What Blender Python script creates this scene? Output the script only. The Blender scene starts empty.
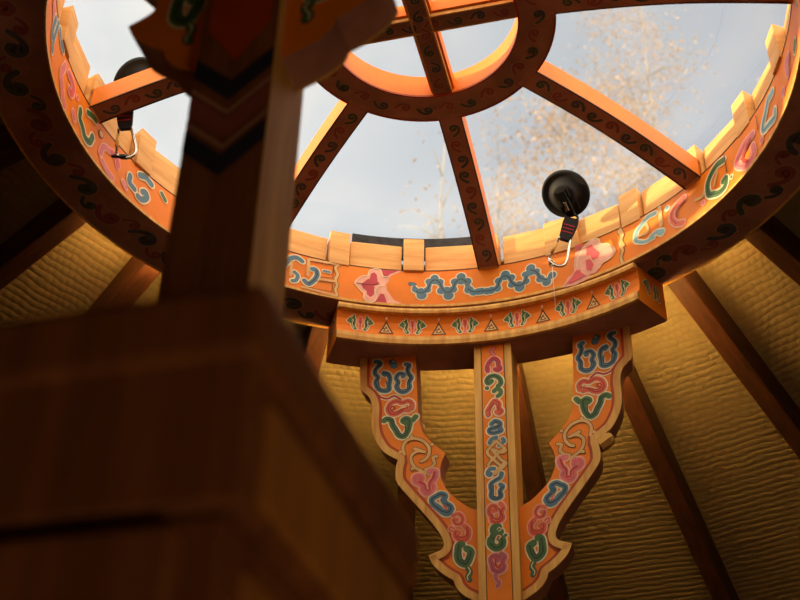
import bpy, bmesh, math, random
from mathutils import Vector, Matrix
from mathutils.geometry import tessellate_polygon
random.seed(7)
PI = math.pi
R = math.radians
SC = bpy.context.scene
COL = SC.collection
# ---------------------------------------------------------------- layout (metres)
CAM = Vector((0, 0, 1.35))
CX, CY, CZ = 0.02666, 1.40220, 2.76422        # centre of the crown wheel, underside of its rim
RI, RO = 0.600, 0.7096                        # inner and outer radius of the rim
BAND = 0.0913                                 # height of the painted inner face
HZ = 0.1612                                   # underside of the hub above the rim's underside
HRO, HRI = 0.2271, 0.1652
TAN = 0.477                                   # roof pitch
AZ0 = 15.0                                    # azimuth of the far post seen from the wheel's centre
def pol(r, az, z=0.0):
    a = R(az); return Vector((r*math.sin(a), r*math.cos(a), z))
PAINT = {
'wing': [
  ["s","blue","cream",9.7,3.2,[[178.4,-111.1],[171.6,-113.9],[174.8,-124],[172.3,-134],[166.7,-143.3],[170.9,-154.5],[170.1,-166.7],[178.2,-175.5],[188.8,-174.5],[196.6,-163.7],[193.6,-152.8],[197.4,-142.2],[191.9,-132.8],[183,-134.1],[183.5,-139.4]]],
  ["s","blue","cream",9.7,3.2,[[240.3,-100.2],[233.2,-101.5],[231.2,-108.4],[239.6,-118.6],[240.5,-129.2],[234.5,-138.4],[238.8,-149.6],[233.1,-164.9],[220.4,-171.6],[211.1,-168.7],[211.4,-158.5],[210.1,-143.7],[214,-132.1],[224,-127.9],[220.4,-133]]],
  ["s","dark",None,2,3.2,[[175.4,-115.7],[175.6,-125.2],[173.1,-136.2],[169.9,-143.9],[174.3,-156.2],[174.4,-167.5],[179.5,-170.6],[187.4,-170.1],[191.4,-162.7],[189.6,-152]]],
  ["s","dark",None,2,3.2,[[236.4,-105.3],[235.9,-111.5],[242.8,-122.4],[235.3,-138.6],[232.8,-148.4],[229.9,-162.2],[220.8,-166.5],[215.8,-163.5],[217.1,-147.3]]],
  ["s","blue","dark",12.6,1,[[206.5,-103.2],[202.2,-112.9]]],
  ["s","pale",None,4.7,3.2,[[203.9,-102.7]]],
  ["s","red","cream",4.4,2.4,[[187.5,-192.5],[200.3,-183.9],[213.8,-189.2],[226.2,-185.9],[230.9,-180.8]]],
  ["s","salmon","cream",10.7,3.2,[[165.2,-214.6],[165.1,-203.5],[173.4,-197],[183.6,-201],[196.1,-196.3],[207.8,-201.6],[212,-214.5],[206,-224.3],[195.6,-225.3],[182.3,-217.8],[171.9,-218.9]]],
  ["s","red",None,2.9,3.2,[[168.1,-210.1],[179.1,-214.2],[189.2,-218.1],[199.4,-221.1],[206.9,-213.5],[202.2,-207.6],[198.3,-212.9],[203.2,-215.8]]],
  ["s","green","cream",11.2,3.2,[[156.9,-234],[162.5,-241]]],
  ["s","green","cream",11.7,3.2,[[174.2,-247.1],[182.3,-241.7],[175.8,-237.1],[169.4,-242.3],[169.7,-254.2],[172.8,-266.5],[179.8,-276.5],[189.4,-273.4],[195.3,-262.8],[202.3,-250.3],[205.7,-239.1],[214.5,-235.8],[219.4,-239.3]]],
  ["s","dark",None,2.2,3.2,[[177.3,-251.6],[177.2,-265.3],[181.8,-272],[188.1,-267.3],[193.2,-256.5],[199,-247.8],[203.3,-236.7]]],
  ["s","gold","brown",6.1,1.4,[[178.2,-315.5],[181.1,-299.8],[175.2,-287.6],[163.6,-282.2],[148,-285.3],[137.1,-294],[130.3,-306.3],[131.2,-319.9],[138.3,-329.6],[145.7,-332.8]]],
  ["s","gold","brown",6.1,1.4,[[157.7,-305.3],[142.9,-311.3]]],
  ["s","gold","brown",6.1,1.4,[[139.4,-312.7],[151.4,-310.3],[162.8,-317.6],[165.1,-329.4],[158.5,-343.4],[148.7,-351.1],[135.5,-359.3]]],
  ["s","gold","brown",6.1,1.4,[[115.6,-323.9],[123.1,-327],[119.8,-338.8],[127.8,-347.7],[137,-350.1]]],
  ["s","gold","brown",7.2,1.4,[[124.9,-297.7]]],
  ["s","gold","brown",7.2,1.4,[[185.4,-310.1]]],
  ["s","gold","brown",7.2,1.4,[[162.4,-347.8]]],
  ["s","gold","brown",7.2,1.4,[[157.7,-305.3]]],
  ["s","gold","brown",7.2,1.4,[[164.8,-277.6]]],
  ["s","pink","palepink",11.7,3.2,[[129.7,-354.4],[117.7,-357.1],[120.3,-370.6],[126.5,-379.9],[122.4,-391.2],[131.9,-401],[141.5,-394.2],[142.2,-383.3],[155.2,-376.2],[156,-365.2],[146,-363.6],[144.6,-371.7],[150.4,-372.6]]],
  ["s","red",None,3.6,3.2,[[119.4,-357.3],[123.6,-371.1],[129.7,-381.3],[128.9,-394.1],[135.7,-393.3],[138.1,-382.7],[148.5,-376]]],
  ["s","blue","cream",11.2,3.2,[[103.3,-416.6],[99.6,-407.8],[108.2,-403.7],[116.4,-407.7],[124.4,-413.5],[123,-422.3],[114.1,-431.8],[104.5,-439.3],[93.6,-441.3],[89.1,-431.6],[97.9,-423.9],[102.4,-418.3]]],
  ["s","salmon",None,4,3.2,[[98.1,-434.8],[102.7,-427.4]]],
  ["s","blue","cream",11.2,3.2,[[87.8,-435],[94,-444.1],[103.3,-441.8],[110.4,-433],[117.5,-426.9]]],
  ["s","salmon","palepink",7.3,2.4,[[85.4,-449.1],[74.7,-445.7],[67.6,-454.5],[70.4,-465.6],[80.3,-466.1],[84.1,-457.8],[78.3,-457.8]]],
  ["s","salmon","palepink",10.2,2.4,[[64.3,-470.9],[57.2,-480.5],[59.8,-494.9],[70.4,-499],[79.8,-492.5],[81.2,-482.1],[75.3,-484]]],
  ["s","red",None,3.6,3.2,[[60,-473.8],[59.4,-486.1],[67.4,-493.4],[77.4,-490.4]]],
  ["s","salmon","palepink",3.9,2,[[84,-474.6],[90.1,-470.7],[92.2,-476.7],[87.6,-479.2]]],
  ["s","green","cream",13.6,3.2,[[60.5,-515.7],[53.7,-520.9],[55.6,-532.3],[61.6,-544.2],[69.9,-542.7],[76.9,-533.4],[76.9,-517.9],[74.9,-508.1],[69.7,-506.6]]],
  ["s","dark",None,2.5,3.2,[[60,-527.7],[62.7,-538.4],[68.8,-537.5],[71.5,-525.8],[72.8,-517.4]]],
  ["s","green","dark",7.8,1.2,[[59.7,-551.6],[55.9,-561.3],[59.7,-568.5],[57,-574.9]]],
  ["s","cream",None,1.6,3.2,[[58.8,-551.5],[55.2,-559.5],[60.5,-568.6],[59.4,-575.2]]],
],
'post': [
  ["s","pink","red",5.3,1.6,[[4.7,-102.3],[-2.3,-110.2],[3.5,-119]]],
  ["s","crimson","palepink",9.3,3.2,[[-10.2,-154.8],[-10.7,-144.3],[-5.2,-132.8],[3.3,-126.9],[11.3,-135],[11.7,-145.6],[14.8,-152.1],[9.9,-155.8],[4.8,-152.5]]],
  ["s","dark",None,1.3,3.2,[[-3.2,-143.5],[-1.4,-133.3],[6.1,-132.6],[8.1,-143.3]]],
  ["s","green","cream",10.1,3.2,[[-3.3,-179],[-9.4,-183.4],[-12.7,-176.9],[-7.6,-169],[2.9,-167.3],[13.1,-175.2],[15,-185.7],[9.6,-191.9]]],
  ["s","green","cream",8.9,2.4,[[-12.6,-193.8]]],
  ["s","green","cream",8.9,3.2,[[1.2,-202.4],[6.5,-197.5],[13.8,-202.3],[13.5,-209.9],[8.3,-214.3]]],
  ["s","salmon","cream",10.1,3.2,[[-11.1,-254.4],[-12.4,-245.1],[-5.5,-232.7],[2.1,-223.6],[10,-231.3],[9.7,-241.2],[14.6,-248.5],[10.1,-252.9],[5.1,-249]]],
  ["s","red",None,2.7,3.2,[[-8.2,-253.9],[-7.2,-244.1],[0.5,-230.1],[6.2,-235.8],[8.1,-246]]],
  ["s","blue","cream",9.3,3.2,[[-5.8,-274.5],[0.9,-268.8],[10.2,-273.2],[9.2,-281.2],[-9,-285.5],[-9.1,-292],[-1.3,-294.6],[12.5,-291.4],[9.8,-284.6]]],
  ["s","dark",None,1.8,3.2,[[-3.6,-274.8],[2.2,-272.2],[7.1,-277.7],[1.9,-283.6]]],
  ["s","blue","cream",8.1,2.4,[[-10.4,-314.5],[-5.9,-307],[2.8,-304.4]]],
  ["s","blue","cream",7.7,2.4,[[14.9,-308.6],[17.5,-314.5],[8,-322.2]]],
  ["s","gold","brown",5.7,1.4,[[2.6,-312],[-15.5,-333],[-2.8,-351.1],[6.8,-362.3]]],
  ["s","gold","brown",5.7,1.4,[[17.8,-328.1],[-12.9,-358.6],[-3.3,-370.6],[3.6,-376]]],
  ["s","gold","brown",5.7,1.4,[[2.6,-312],[19.1,-332.2],[13.2,-337.9]]],
  ["s","gold","brown",5.7,1.4,[[-6.5,-329.3],[10,-351.7],[19.5,-362.2],[-0.8,-380.2]]],
  ["s","gold","brown",5.7,1.4,[[-2.2,-329.8],[7.6,-335.7]]],
  ["s","gold","brown",5.7,1.4,[[18.3,-357.9],[-5,-381]]],
  ["s","blue","cream",8.1,3.2,[[-3.3,-369.5],[-11.1,-370.2],[-15.5,-377.5],[-12.1,-382.6],[-9.9,-379.7]]],
  ["s","blue","cream",8.9,3.2,[[10.5,-381.1],[7.4,-389.3],[-2.6,-394.7],[-10.5,-402],[-9.4,-415.1],[-10.4,-425.6],[-2.2,-431.7],[8.4,-427.5],[6.6,-416.7],[12.4,-408.2],[7.7,-403.9]]],
  ["s","dark",None,2.1,3.2,[[-5.6,-401.7],[-5.2,-415.5],[-5.5,-424.6],[2.1,-428.4],[5.1,-421.1]]],
  ["s","salmon","palepink",8.9,3.2,[[-7,-455],[-1.4,-453.3],[-2.6,-446.8],[-10.9,-445.9],[-15.1,-455.7],[-10.8,-466.5],[-9.6,-474.7],[-0.8,-478.5],[9.8,-471.4],[8.1,-459.4],[11.8,-450.9],[7.2,-442.2]]],
  ["s","red",None,3,3.2,[[-10,-462.1],[-6,-469.9],[2.2,-472.2],[6.6,-463.7],[4.2,-451.6]]],
  ["s","green","cream",12.6,3.2,[[1.8,-486.8],[-6.5,-487.5],[-8.1,-494.7],[-1.4,-499.7],[5.5,-497.4]]],
  ["s","cream",None,1.3,3.2,[[-1.1,-492.4],[3.1,-488.4],[6.4,-493.1],[1.5,-495.6]]],
  ["s","green","cream",14.2,3.2,[[-12.6,-510.7],[-12.8,-519.4],[-4.9,-527.3],[5.4,-524.6],[7.8,-514],[1.2,-506.2],[-8.3,-504.6]]],
  ["s","palepink",None,2.4,3.2,[[-4.4,-511.5],[-0.1,-504.6],[5.3,-505.9],[2.4,-510.6]]],
  ["s","green","cream",6.9,2.2,[[14.2,-504.7]]],
  ["s","mauve","palepink",9.3,3.2,[[-2.1,-551],[1.4,-545.6],[-6.6,-541.7],[-14.2,-547.8],[-11.8,-559.3],[-9.4,-568.7],[0.6,-572.3],[9.5,-565.4],[7.1,-555.3],[11.5,-545.8],[5.6,-539.6]]],
  ["s","red",None,3.3,3.2,[[-5.4,-547.2],[-5.1,-559.9],[0.8,-566],[3.7,-559.2]]],
  ["s","mauve","palepink",7.3,1.6,[[-6.3,-579.4],[-5.2,-586.4],[-0,-592.4],[-2.9,-599.1]]],
],
'band': [
  ["f","palepink",None,0,0,[[-122.1,46.5],[-115,58.6],[-105.9,66.4],[-94.7,70.4],[-92.3,81.9],[-82.1,88.5],[-68.9,87.3],[-23.7,89.4],[-47.8,73.1],[-51.2,58.9],[-56.6,51.4],[-54.4,37.9],[-46.6,24.8],[-39,14.1],[-22.2,6.1],[-75.6,-0.7],[-72.2,10.9],[-76,12.8],[-81.3,4.2],[-92.4,2.8],[-102,11.5],[-101.5,22.9],[-110.2,30.7],[-117.2,42.1]]],
  ["f","crimson",None,0,0,[[-108,45.9],[-96.2,59.3],[-90.7,63.5],[-88.3,75.5],[-81.8,79.9],[-76,73.6],[-74.6,58.7],[-69.7,52.3],[-80.7,45.3],[-81,23.5],[-87.2,15.9],[-94.9,21.6],[-96.1,30.6],[-103.8,36.3]]],
  ["f","crimson",None,0,0,[[-70.8,88.3],[-31.2,88],[-49.8,78.8],[-55.2,68.9],[-60.8,69.5],[-64.9,80.8]]],
  ["f","crimson",None,0,0,[[-81.2,0.8],[-72.4,15.5],[-67.1,27.4],[-59.7,25.9],[-55.6,12.7],[-53.5,3.8]]],
  ["s","cream",None,2.2,3.2,[[-122.1,46.5],[-115,58.6],[-105.9,66.4],[-94.7,70.4],[-92.3,81.9],[-82.1,88.5],[-68.9,87.3],[-63.7,71.6],[-49.6,71.8]]],
  ["s","cream",None,2.2,3.2,[[-122.1,46.5],[-110.2,30.7],[-101.5,22.9],[-102,11.5],[-92.4,2.8],[-81.3,4.2],[-75.1,15.1],[-78.5,32.9],[-71.4,45.2],[-58.4,48.9]]],
  ["s","brown",None,1.4,3.2,[[-118.3,46.5],[-92,47.2],[-71.6,51]]],
  ["s","blue","dark",7.2,1,[[-6,57],[2.4,55]]],
  ["s","blue","cream",9.4,3.2,[[2.5,46.9],[6.3,37.8],[16.5,33.4],[29.5,41.4],[35,58.7],[44.3,66.6],[54.5,59.3],[61,41.8],[71.2,33.2],[81.4,40.6],[88.1,58.5],[99.4,65.6],[110.5,56.4],[114.9,37.6]]],
  ["s","blue","cream",9.5,3.2,[[111.7,57.6],[113.4,39],[124.4,29.8],[141.1,29.9],[156,28.8],[173,32.8],[178.1,47.8],[185,57.9],[192.6,59.8],[200.9,52.4],[206,37.5],[219.8,28.7],[232.4,35.9],[235.8,48.7],[245.7,55.2]]],
  ["s","blue","cream",9.1,3.3,[[235.4,53.8],[245.4,62.7],[257.4,53.6],[265.2,36.6],[278.1,28.2],[288.1,35.2]]],
  ["s","blue","cream",14.1,3.2,[[4.4,41.2]]],
  ["s","blue","cream",21.2,3.2,[[17.5,27.7]]],
  ["s","blue","cream",15.1,3.2,[[29.5,41.4]]],
  ["s","blue","cream",16.1,3.2,[[16.5,38]]],
  ["s","blue","cream",16.1,3.2,[[33.1,62.1]]],
  ["s","blue","cream",17.1,3.2,[[44.2,71.2]]],
  ["s","blue","cream",17.1,3.2,[[54.5,60.5]]],
  ["s","blue","cream",16.1,3.2,[[44.3,63.1]]],
  ["s","blue","cream",18.1,3.2,[[58.2,38.4]]],
  ["s","blue","cream",21.2,3.2,[[73,25.2]]],
  ["s","blue","cream",17.1,3.2,[[82.4,40.5]]],
  ["s","blue","cream",18.1,3.2,[[69.4,39.1]]],
  ["s","blue","cream",17.1,3.2,[[86.2,59.8]]],
  ["s","blue","cream",19.2,3.2,[[99.4,71.4]]],
  ["s","blue","cream",17.1,3.2,[[112.4,57.4]]],
  ["s","blue","cream",17.1,3.2,[[99.3,59.9]]],
  ["s","blue","cream",15.1,3.2,[[112.7,59.8]]],
  ["s","blue","cream",19.2,3.2,[[115.2,36.6]]],
  ["s","blue","cream",16.1,3.2,[[124.4,28.7]]],
  ["s","blue","cream",17.2,3.2,[[134.6,29.6]]],
  ["s","blue","cream",17.2,3.2,[[141.1,29.9]]],
  ["s","blue","cream",17.2,3.2,[[152.3,28.2]]],
  ["s","blue","cream",18.2,3.2,[[161.6,29]]],
  ["s","blue","cream",17.2,3.2,[[173.9,31.5]]],
  ["s","blue","cream",16.2,3.2,[[177.2,50.2]]],
  ["s","blue","cream",19.4,3.2,[[191.8,63.5]]],
  ["s","blue","cream",17.3,3.2,[[203.7,52.9]]],
  ["s","blue","cream",14.2,3.2,[[190.6,55.7]]],
  ["s","blue","cream",17.3,3.2,[[205,35.5]]],
  ["s","blue","cream",20.4,3.2,[[220.6,24]]],
  ["s","blue","cream",15.3,3.2,[[234.4,36.5]]],
  ["s","blue","cream",16.3,3.2,[[220,32.1]]],
  ["s","blue","cream",14.3,3.2,[[233.5,54.3]]],
  ["s","blue","cream",19.5,3.2,[[245.6,66.7]]],
  ["s","blue","cream",15.3,3.3,[[257.5,54.7]]],
  ["s","blue","cream",14.3,3.2,[[247,55.4]]],
  ["s","blue","cream",18.4,3.3,[[265.1,34.3]]],
  ["s","blue","cream",19.5,3.3,[[277.8,22.6]]],
  ["s","blue","cream",17.4,3.3,[[290.1,35.7]]],
  ["f","palepink",None,0,0,[[328.5,17.4],[343.7,38.6],[347.1,57.7],[353.7,66.4],[365,82.4],[381.8,91.1],[395.6,86],[400.5,71.2],[416.1,63.8],[423.2,51.4],[430.4,41.1],[416.8,27.6],[400.3,24],[391.4,14.6],[382.8,7.2]]],
  ["f","palepink",None,0,0,[[309,-1.8],[323.9,19.8],[337.9,23.6],[337.5,46.3],[343.4,73.6],[360.1,82.9],[379.2,70.1],[369.5,0.2],[337.7,-5.2]]],
  ["f","rose",None,0,0,[[367.5,76.7],[378.9,79.8],[385.8,66.4],[396.6,50.3],[391.7,41.2],[379.6,39.8],[374.7,53.2],[366.9,56.4]]],
  ["f","rose",None,0,0,[[364.1,46.3],[373.9,44.4],[380.6,28.2],[373.6,15.5],[364.2,21.6]]],
  ["f","rose",None,0,0,[[340.7,24],[350.8,28],[352,17.5],[340.4,19.7]]],
  ["f","rose",None,0,0,[[343.6,91.1],[359.6,90.4],[356.5,76.7],[346.5,76.2]]],
  ["f","rose",None,0,0,[[317,2.2],[327.3,11.9],[344.2,30.2],[362.2,7.6],[342.3,4.1],[334.4,2.6]]],
  ["s","cream",None,1.9,3.3,[[343.7,38.6],[347.1,57.7],[353.7,66.4],[365,82.4],[381.8,91.1],[395.6,86],[400.5,71.2],[416.1,63.8],[430.4,41.1],[416.8,27.6],[400.3,24],[391.4,14.6]]],
  ["s","gold","brown",6.4,1.3,[[441.8,82.8],[447.5,66.3],[441.7,51.2],[446.1,33.3],[440.4,18.4],[443,3.9]]],
  ["s","gold","brown",6.1,1.2,[[-155.8,88.1],[-163.7,75.8],[-158.2,60.8],[-162.2,46.1],[-157.8,33.3],[-160.9,21.3],[-156.5,8.6]]],
  ["s","gold",None,5,3.2,[[-219.2,83.1],[-164.3,86.1]]],
  ["s","gold",None,4.7,3.2,[[-194.2,39.4],[-163.9,41.6]]],
  ["s","gold",None,6.6,3.2,[[-221.6,81.2],[-220.9,42.2]]],
  ["s","gold",None,5.5,3.3,[[-257.5,64.9],[-257.2,30.7]]],
  ["s","gold",None,4.7,3.2,[[-230.6,9.9],[-158.2,6]]],
  ["s","brown",None,1.3,3.2,[[-218.2,78],[-167.9,81.3]]],
  ["s","brown",None,1.3,3.2,[[-167.9,81.3],[-168.1,49.3]]],
  ["s","brown",None,1.3,3.2,[[-194.6,45],[-168,48.2]]],
  ["s","brown",None,1.3,3.2,[[-203.4,33],[-167.4,36.2]]],
  ["s","brown",None,1.3,3.2,[[-167.4,36.2],[-168.1,15.1]]],
  ["s","brown",None,1.3,3.2,[[-211.6,12],[-168.1,14]]],
  ["s","blue","cream",10.6,3.3,[[-272.6,51.6],[-260.4,72],[-247.2,78.9],[-235.1,73.5]]],
  ["s","blue","cream",8.4,3.3,[[-249.3,41.3],[-242,34.6],[-245,22.3],[-252.4,18.7]]],
  ["s","blue","cream",10.9,3.2,[[-227,26.8],[-218,21.5],[-208.1,32.2],[-201.4,47.8],[-204.1,59.7],[-211.9,60.9]]],
  ["s","blue","cream",5.4,2,[[-187.9,62.9],[-175.5,62.5]]],
  ["s","gold",None,9.1,3.5,[[541.1,85.2],[539.8,43.6]]],
  ["s","gold",None,5.8,3.5,[[505.6,68.6],[507.1,45.5],[483.7,47.6]]],
  ["s","gold","brown",6.1,1.3,[[445.6,86.2],[450.2,70.1],[444.9,59.3],[449.5,43.5]]],
  ["s","skyblue","cream",8.5,3.4,[[529,78.8],[511.4,79.9],[497.2,71.3],[481.9,59.8],[477.1,42.3]]],
  ["s","skyblue","cream",7.1,3.5,[[511.5,29.6],[527.5,34.5],[542,27.9],[537,23.3],[529.1,30.2]]],
  ["s","skyblue","cream",7,3.4,[[478.3,38.3],[496.2,27.3],[517.6,26.1]]],
  ["s","skyblue","cream",9.2,3.5,[[558.6,72.8]]],
  ["s","salmon","palepink",11.2,3.5,[[601.3,69.6],[584.2,65.8],[570.3,58.5],[565.6,42.7],[574.3,25],[590.3,16.7]]],
  ["s","red",None,4,3.6,[[602.4,62.1],[582.3,53.8],[577.7,39.2]]],
  ["s","gold",None,5.5,3.7,[[628.6,44.6],[647.5,39.6],[651.5,47.5]]],
  ["s","gold",None,6.4,3.8,[[693.7,63],[680.8,40.5]]],
  ["s","green","cream",12.8,3.8,[[715.6,74.8],[697.2,78.9],[679.6,72],[664.8,57.1],[662.9,34.6],[674.9,24.5],[691.6,17.1],[708.1,19.2],[714,32.7],[705.6,31.8]]],
  ["s","pink","palepink",9.2,2.3,[[646,25.5]]],
  ["s","green","cream",7.6,2.5,[[728.6,24.1]]],
  ["s","brown",None,2,4,[[720.3,83],[719.1,42.5]]],
  ["s","pink","palepink",13.6,3.6,[[809.5,54.9],[781.4,57.8],[757.3,46.9],[749.6,34.4],[775.8,13.4],[802.3,17.2],[802.4,32.8]]],
  ["s","red",None,6.9,4.2,[[798.7,51.9],[767.5,35],[780.6,17.4]]],
  ["s","skyblue","cream",11,4.6,[[900.1,69.9],[878.4,70.1],[861.5,56.6],[844.7,42.8],[844.5,32.4],[868.2,26.9],[888.6,22],[894.5,31.9]]],
  ["s","brown",None,2.3,4.5,[[831.5,78.9],[828.3,49.6]]],
  ["s","pink","palepink",11.2,2.8,[[832.2,20.5]]],
  ["s","pink","palepink",14,3,[[938.2,31.4]]],
  ["s","pink","palepink",16.1,3.6,[[990.1,57.9],[974.6,56.8],[973.3,40.6]]],
  ["s","green","cream",13.8,3.6,[[1041.2,37.5],[1027.9,34.7]]],
  ["s","blue","cream",15.8,3.6,[[-1023.5,69.8],[-1024.3,50.8],[-1017.2,39.6]]],
  ["s","blue","cream",12.2,3.6,[[-1003.5,82.6],[-1004.9,40.4],[-996.1,26.8]]],
  ["s","blue","cream",10.8,3.6,[[-986.3,86.6],[-963.8,78.9],[-948.1,78.6]]],
  ["s","pink","palepink",16.6,3.6,[[-1061.3,68.7],[-1043.6,65.4]]],
  ["s","pink","palepink",13.6,4.2,[[-924.3,66.2],[-932,40.9],[-918.5,29.4],[-903.3,15.4],[-891.2,8.5]]],
  ["s","rose","palepink",12.3,4.2,[[-901.7,71.4],[-886.7,72.9],[-873.4,66.9],[-874.2,51],[-886.8,49]]],
  ["s","rose","palepink",7.8,3,[[-851.7,64.9]]],
  ["s","green","cream",13.6,3.9,[[-832.1,52.7],[-829.4,38],[-814.5,30.7],[-798.8,19.7],[-782.9,24.6],[-778.4,40.5]]],
  ["s","green","cream",11.1,3.4,[[-808.5,71.1],[-792.4,77.7],[-778.8,79.6]]],
  ["s","pink","palepink",12,3.6,[[-853.6,27.4],[-846.5,21.6]]],
  ["s","gold","brown",13.4,1.9,[[-754.5,68.9]]],
  ["s","pink","palepink",10.8,3.1,[[-745.3,31.3],[-739.2,51.9],[-716.5,58.6]]],
  ["s","pink","palepink",9.9,3,[[-734.9,21.9],[-714.2,13.7],[-698.9,11.4]]],
  ["s","rose","palepink",12.1,3,[[-713,60.4],[-697.5,58.2],[-691.4,46.8]]],
  ["s","blue","cream",12.4,3.8,[[-653.7,52.3],[-652.8,37.6],[-637.1,33.3]]],
  ["s","blue","cream",13,3.7,[[-629.1,72.8],[-614.9,79.3],[-597.3,74.7]]],
  ["s","blue","cream",12.9,3.7,[[-624.8,25.2],[-613.3,25],[-602.3,38.6],[-607.8,46.7],[-615.7,41.9]]],
  ["s","green","cream",8.9,2.7,[[-568.4,73.2],[-556.9,63.4]]],
  ["s","pink","palepink",8.6,2.9,[[-669,25.9],[-659.1,19.5]]],
],
}

# ---------------------------------------------------------------- materials
MATS = {}
def lin(c):
    return tuple((v/255/12.92 if v/255 <= .04045 else ((v/255+.055)/1.055)**2.4) for v in c) + (1,)
def mat(name, col, rough=.6, var=.12, scale=(6, 6, 6), metal=0, bump=0, col2=None, detail=4, coat=0):
    m = bpy.data.materials.new(name); m.use_nodes = True
    nt = m.node_tree; b = nt.nodes['Principled BSDF']
    c = lin(col)
    if var or col2:
        tc = nt.nodes.new('ShaderNodeTexCoord'); mp = nt.nodes.new('ShaderNodeMapping')
        mp.inputs['Scale'].default_value = scale
        n = nt.nodes.new('ShaderNodeTexNoise'); n.inputs['Scale'].default_value = 1
        n.inputs['Detail'].default_value = detail; n.inputs['Roughness'].default_value = .65
        r = nt.nodes.new('ShaderNodeValToRGB')
        d = lin(col2) if col2 else tuple(v*(1-2*var) for v in c[:3]) + (1,)
        r.color_ramp.elements[0].position = .32; r.color_ramp.elements[1].position = .68
        r.color_ramp.elements[0].color = d
        r.color_ramp.elements[1].color = c if col2 else tuple(min(1, v*(1+var)) for v in c[:3]) + (1,)
        nt.links.new(tc.outputs['Object'], mp.inputs[0]); nt.links.new(mp.outputs[0], n.inputs[0])
        nt.links.new(n.outputs[0], r.inputs[0]); nt.links.new(r.outputs[0], b.inputs['Base Color'])
        if bump:
            bp = nt.nodes.new('ShaderNodeBump'); bp.inputs['Strength'].default_value = bump
            bp.inputs['Distance'].default_value = .003
            nt.links.new(n.outputs[0], bp.inputs['Height']); nt.links.new(bp.outputs[0], b.inputs['Normal'])
    else:
        b.inputs['Base Color'].default_value = c
    b.inputs['Specular IOR Level'].default_value = .3; b.inputs['Roughness'].default_value = rough; b.inputs['Metallic'].default_value = metal
    b.inputs['Coat Weight'].default_value = coat
    MATS[name] = m
    return m
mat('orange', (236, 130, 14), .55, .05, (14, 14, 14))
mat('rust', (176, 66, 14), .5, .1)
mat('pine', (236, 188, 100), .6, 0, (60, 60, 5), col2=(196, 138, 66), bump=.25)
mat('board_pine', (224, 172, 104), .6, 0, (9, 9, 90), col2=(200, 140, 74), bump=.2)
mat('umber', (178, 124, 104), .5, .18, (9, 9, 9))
mat('rafter_stain', (80, 44, 25), .55, 0, (70, 3, 40), col2=(52, 27, 15), bump=.3)
mat('dark_wood', (144, 88, 44), .55, 0, (40, 40, 4), col2=(108, 62, 30), bump=.15)
mat('panel_wood', (186, 126, 54), .5, 0, (40, 40, 4), col2=(156, 100, 42), bump=.1)
for n_, c_ in dict(blue=(84, 124, 146), skyblue=(132, 178, 190), cream=(238, 222, 182), dark=(48, 62, 74), pale=(200, 206, 200),
                   red=(186, 58, 44), salmon=(224, 106, 72), palepink=(240, 176, 156), pink=(222, 122, 124), rose=(222, 92, 98),
                   crimson=(190, 56, 72), mauve=(186, 100, 110), green=(74, 112, 64), gold=(222, 178, 112), brown=(92, 56, 20),
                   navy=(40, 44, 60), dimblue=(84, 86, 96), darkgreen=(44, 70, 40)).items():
    mat(n_, c_, .5, .1, (50, 50, 50))
mat('black_rubber', (26, 26, 28), .7, .1)
mat('black_plastic', (16, 16, 18), .3, 0)
mat('webbing', (30, 28, 34), .85, .2, (300, 300, 300), bump=.4)
mat('red_thread', (150, 34, 40), .8, 0)
mat('steel', (190, 186, 178), .25, .05, metal=1)
mat('cord_white', (232, 226, 210), .8, 0)
mat('amber', (228, 126, 38), .5, .06, (14, 14, 14))
mat('felt', (52, 50, 54), .95, .25, (60, 60, 60), bump=.5)
mat('floor_board', (170, 124, 80), .6, 0, (3, 40, 3), col2=(140, 98, 60))
mat('wall_cloth', (170, 146, 104), .9, .1)
mat('earth', (120, 112, 90), .95, .2, (.5, .5, .5))
mat('bark', (158, 152, 142), .8, 0, (8, 8, 2), col2=(112, 104, 94))
mat('leaf', (178, 152, 124), .8, .2, (3, 3, 3))

def fabric():
    m = bpy.data.materials.new('roof_fabric'); m.use_nodes = True
    nt = m.node_tree; L = nt.links.new; N = nt.nodes.new; b = nt.nodes['Principled BSDF']
    def M(op, a, c=None):
        n = N('ShaderNodeMath'); n.operation = op
        for i, v in enumerate((a, c)):
            if v is None: continue
            if isinstance(v, (int, float)): n.inputs[i].default_value = v
            else: L(v, n.inputs[i])
        return n.outputs[0]
    uv = N('ShaderNodeTexCoord'); sp = N('ShaderNodeSeparateXYZ'); L(uv.outputs['UV'], sp.inputs[0])
    no = N('ShaderNodeTexNoise'); no.inputs['Scale'].default_value = 14; no.inputs['Detail'].default_value = 2
    L(uv.outputs['UV'], no.inputs[0])
    wob = M('MULTIPLY', M('SUBTRACT', no.outputs[0], .5), .9)
    v1 = M('ADD', M('MULTIPLY', sp.outputs[1], 62.), wob)
    u1 = M('ADD', M('ADD', M('MULTIPLY', sp.outputs[0], 34.), M('MULTIPLY', M('FLOOR', v1), .5)), wob)
    h1 = M('ABSOLUTE', M('SINE', M('MULTIPLY', v1, PI)))
    h2 = M('ABSOLUTE', M('SINE', M('MULTIPLY', u1, PI)))
    h = M('MULTIPLY', M('POWER', h1, .8), M('ADD', M('MULTIPLY', h2, .55), .45))
    bp = N('ShaderNodeBump'); bp.inputs['Strength'].default_value = .42; bp.inputs['Distance'].default_value = .0045
    L(h, bp.inputs['Height']); L(bp.outputs[0], b.inputs['Normal'])
    b.inputs['Base Color'].default_value = lin((128, 108, 74)); b.inputs['Roughness'].default_value = .75
    MATS['roof_fabric'] = m
fabric()
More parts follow.
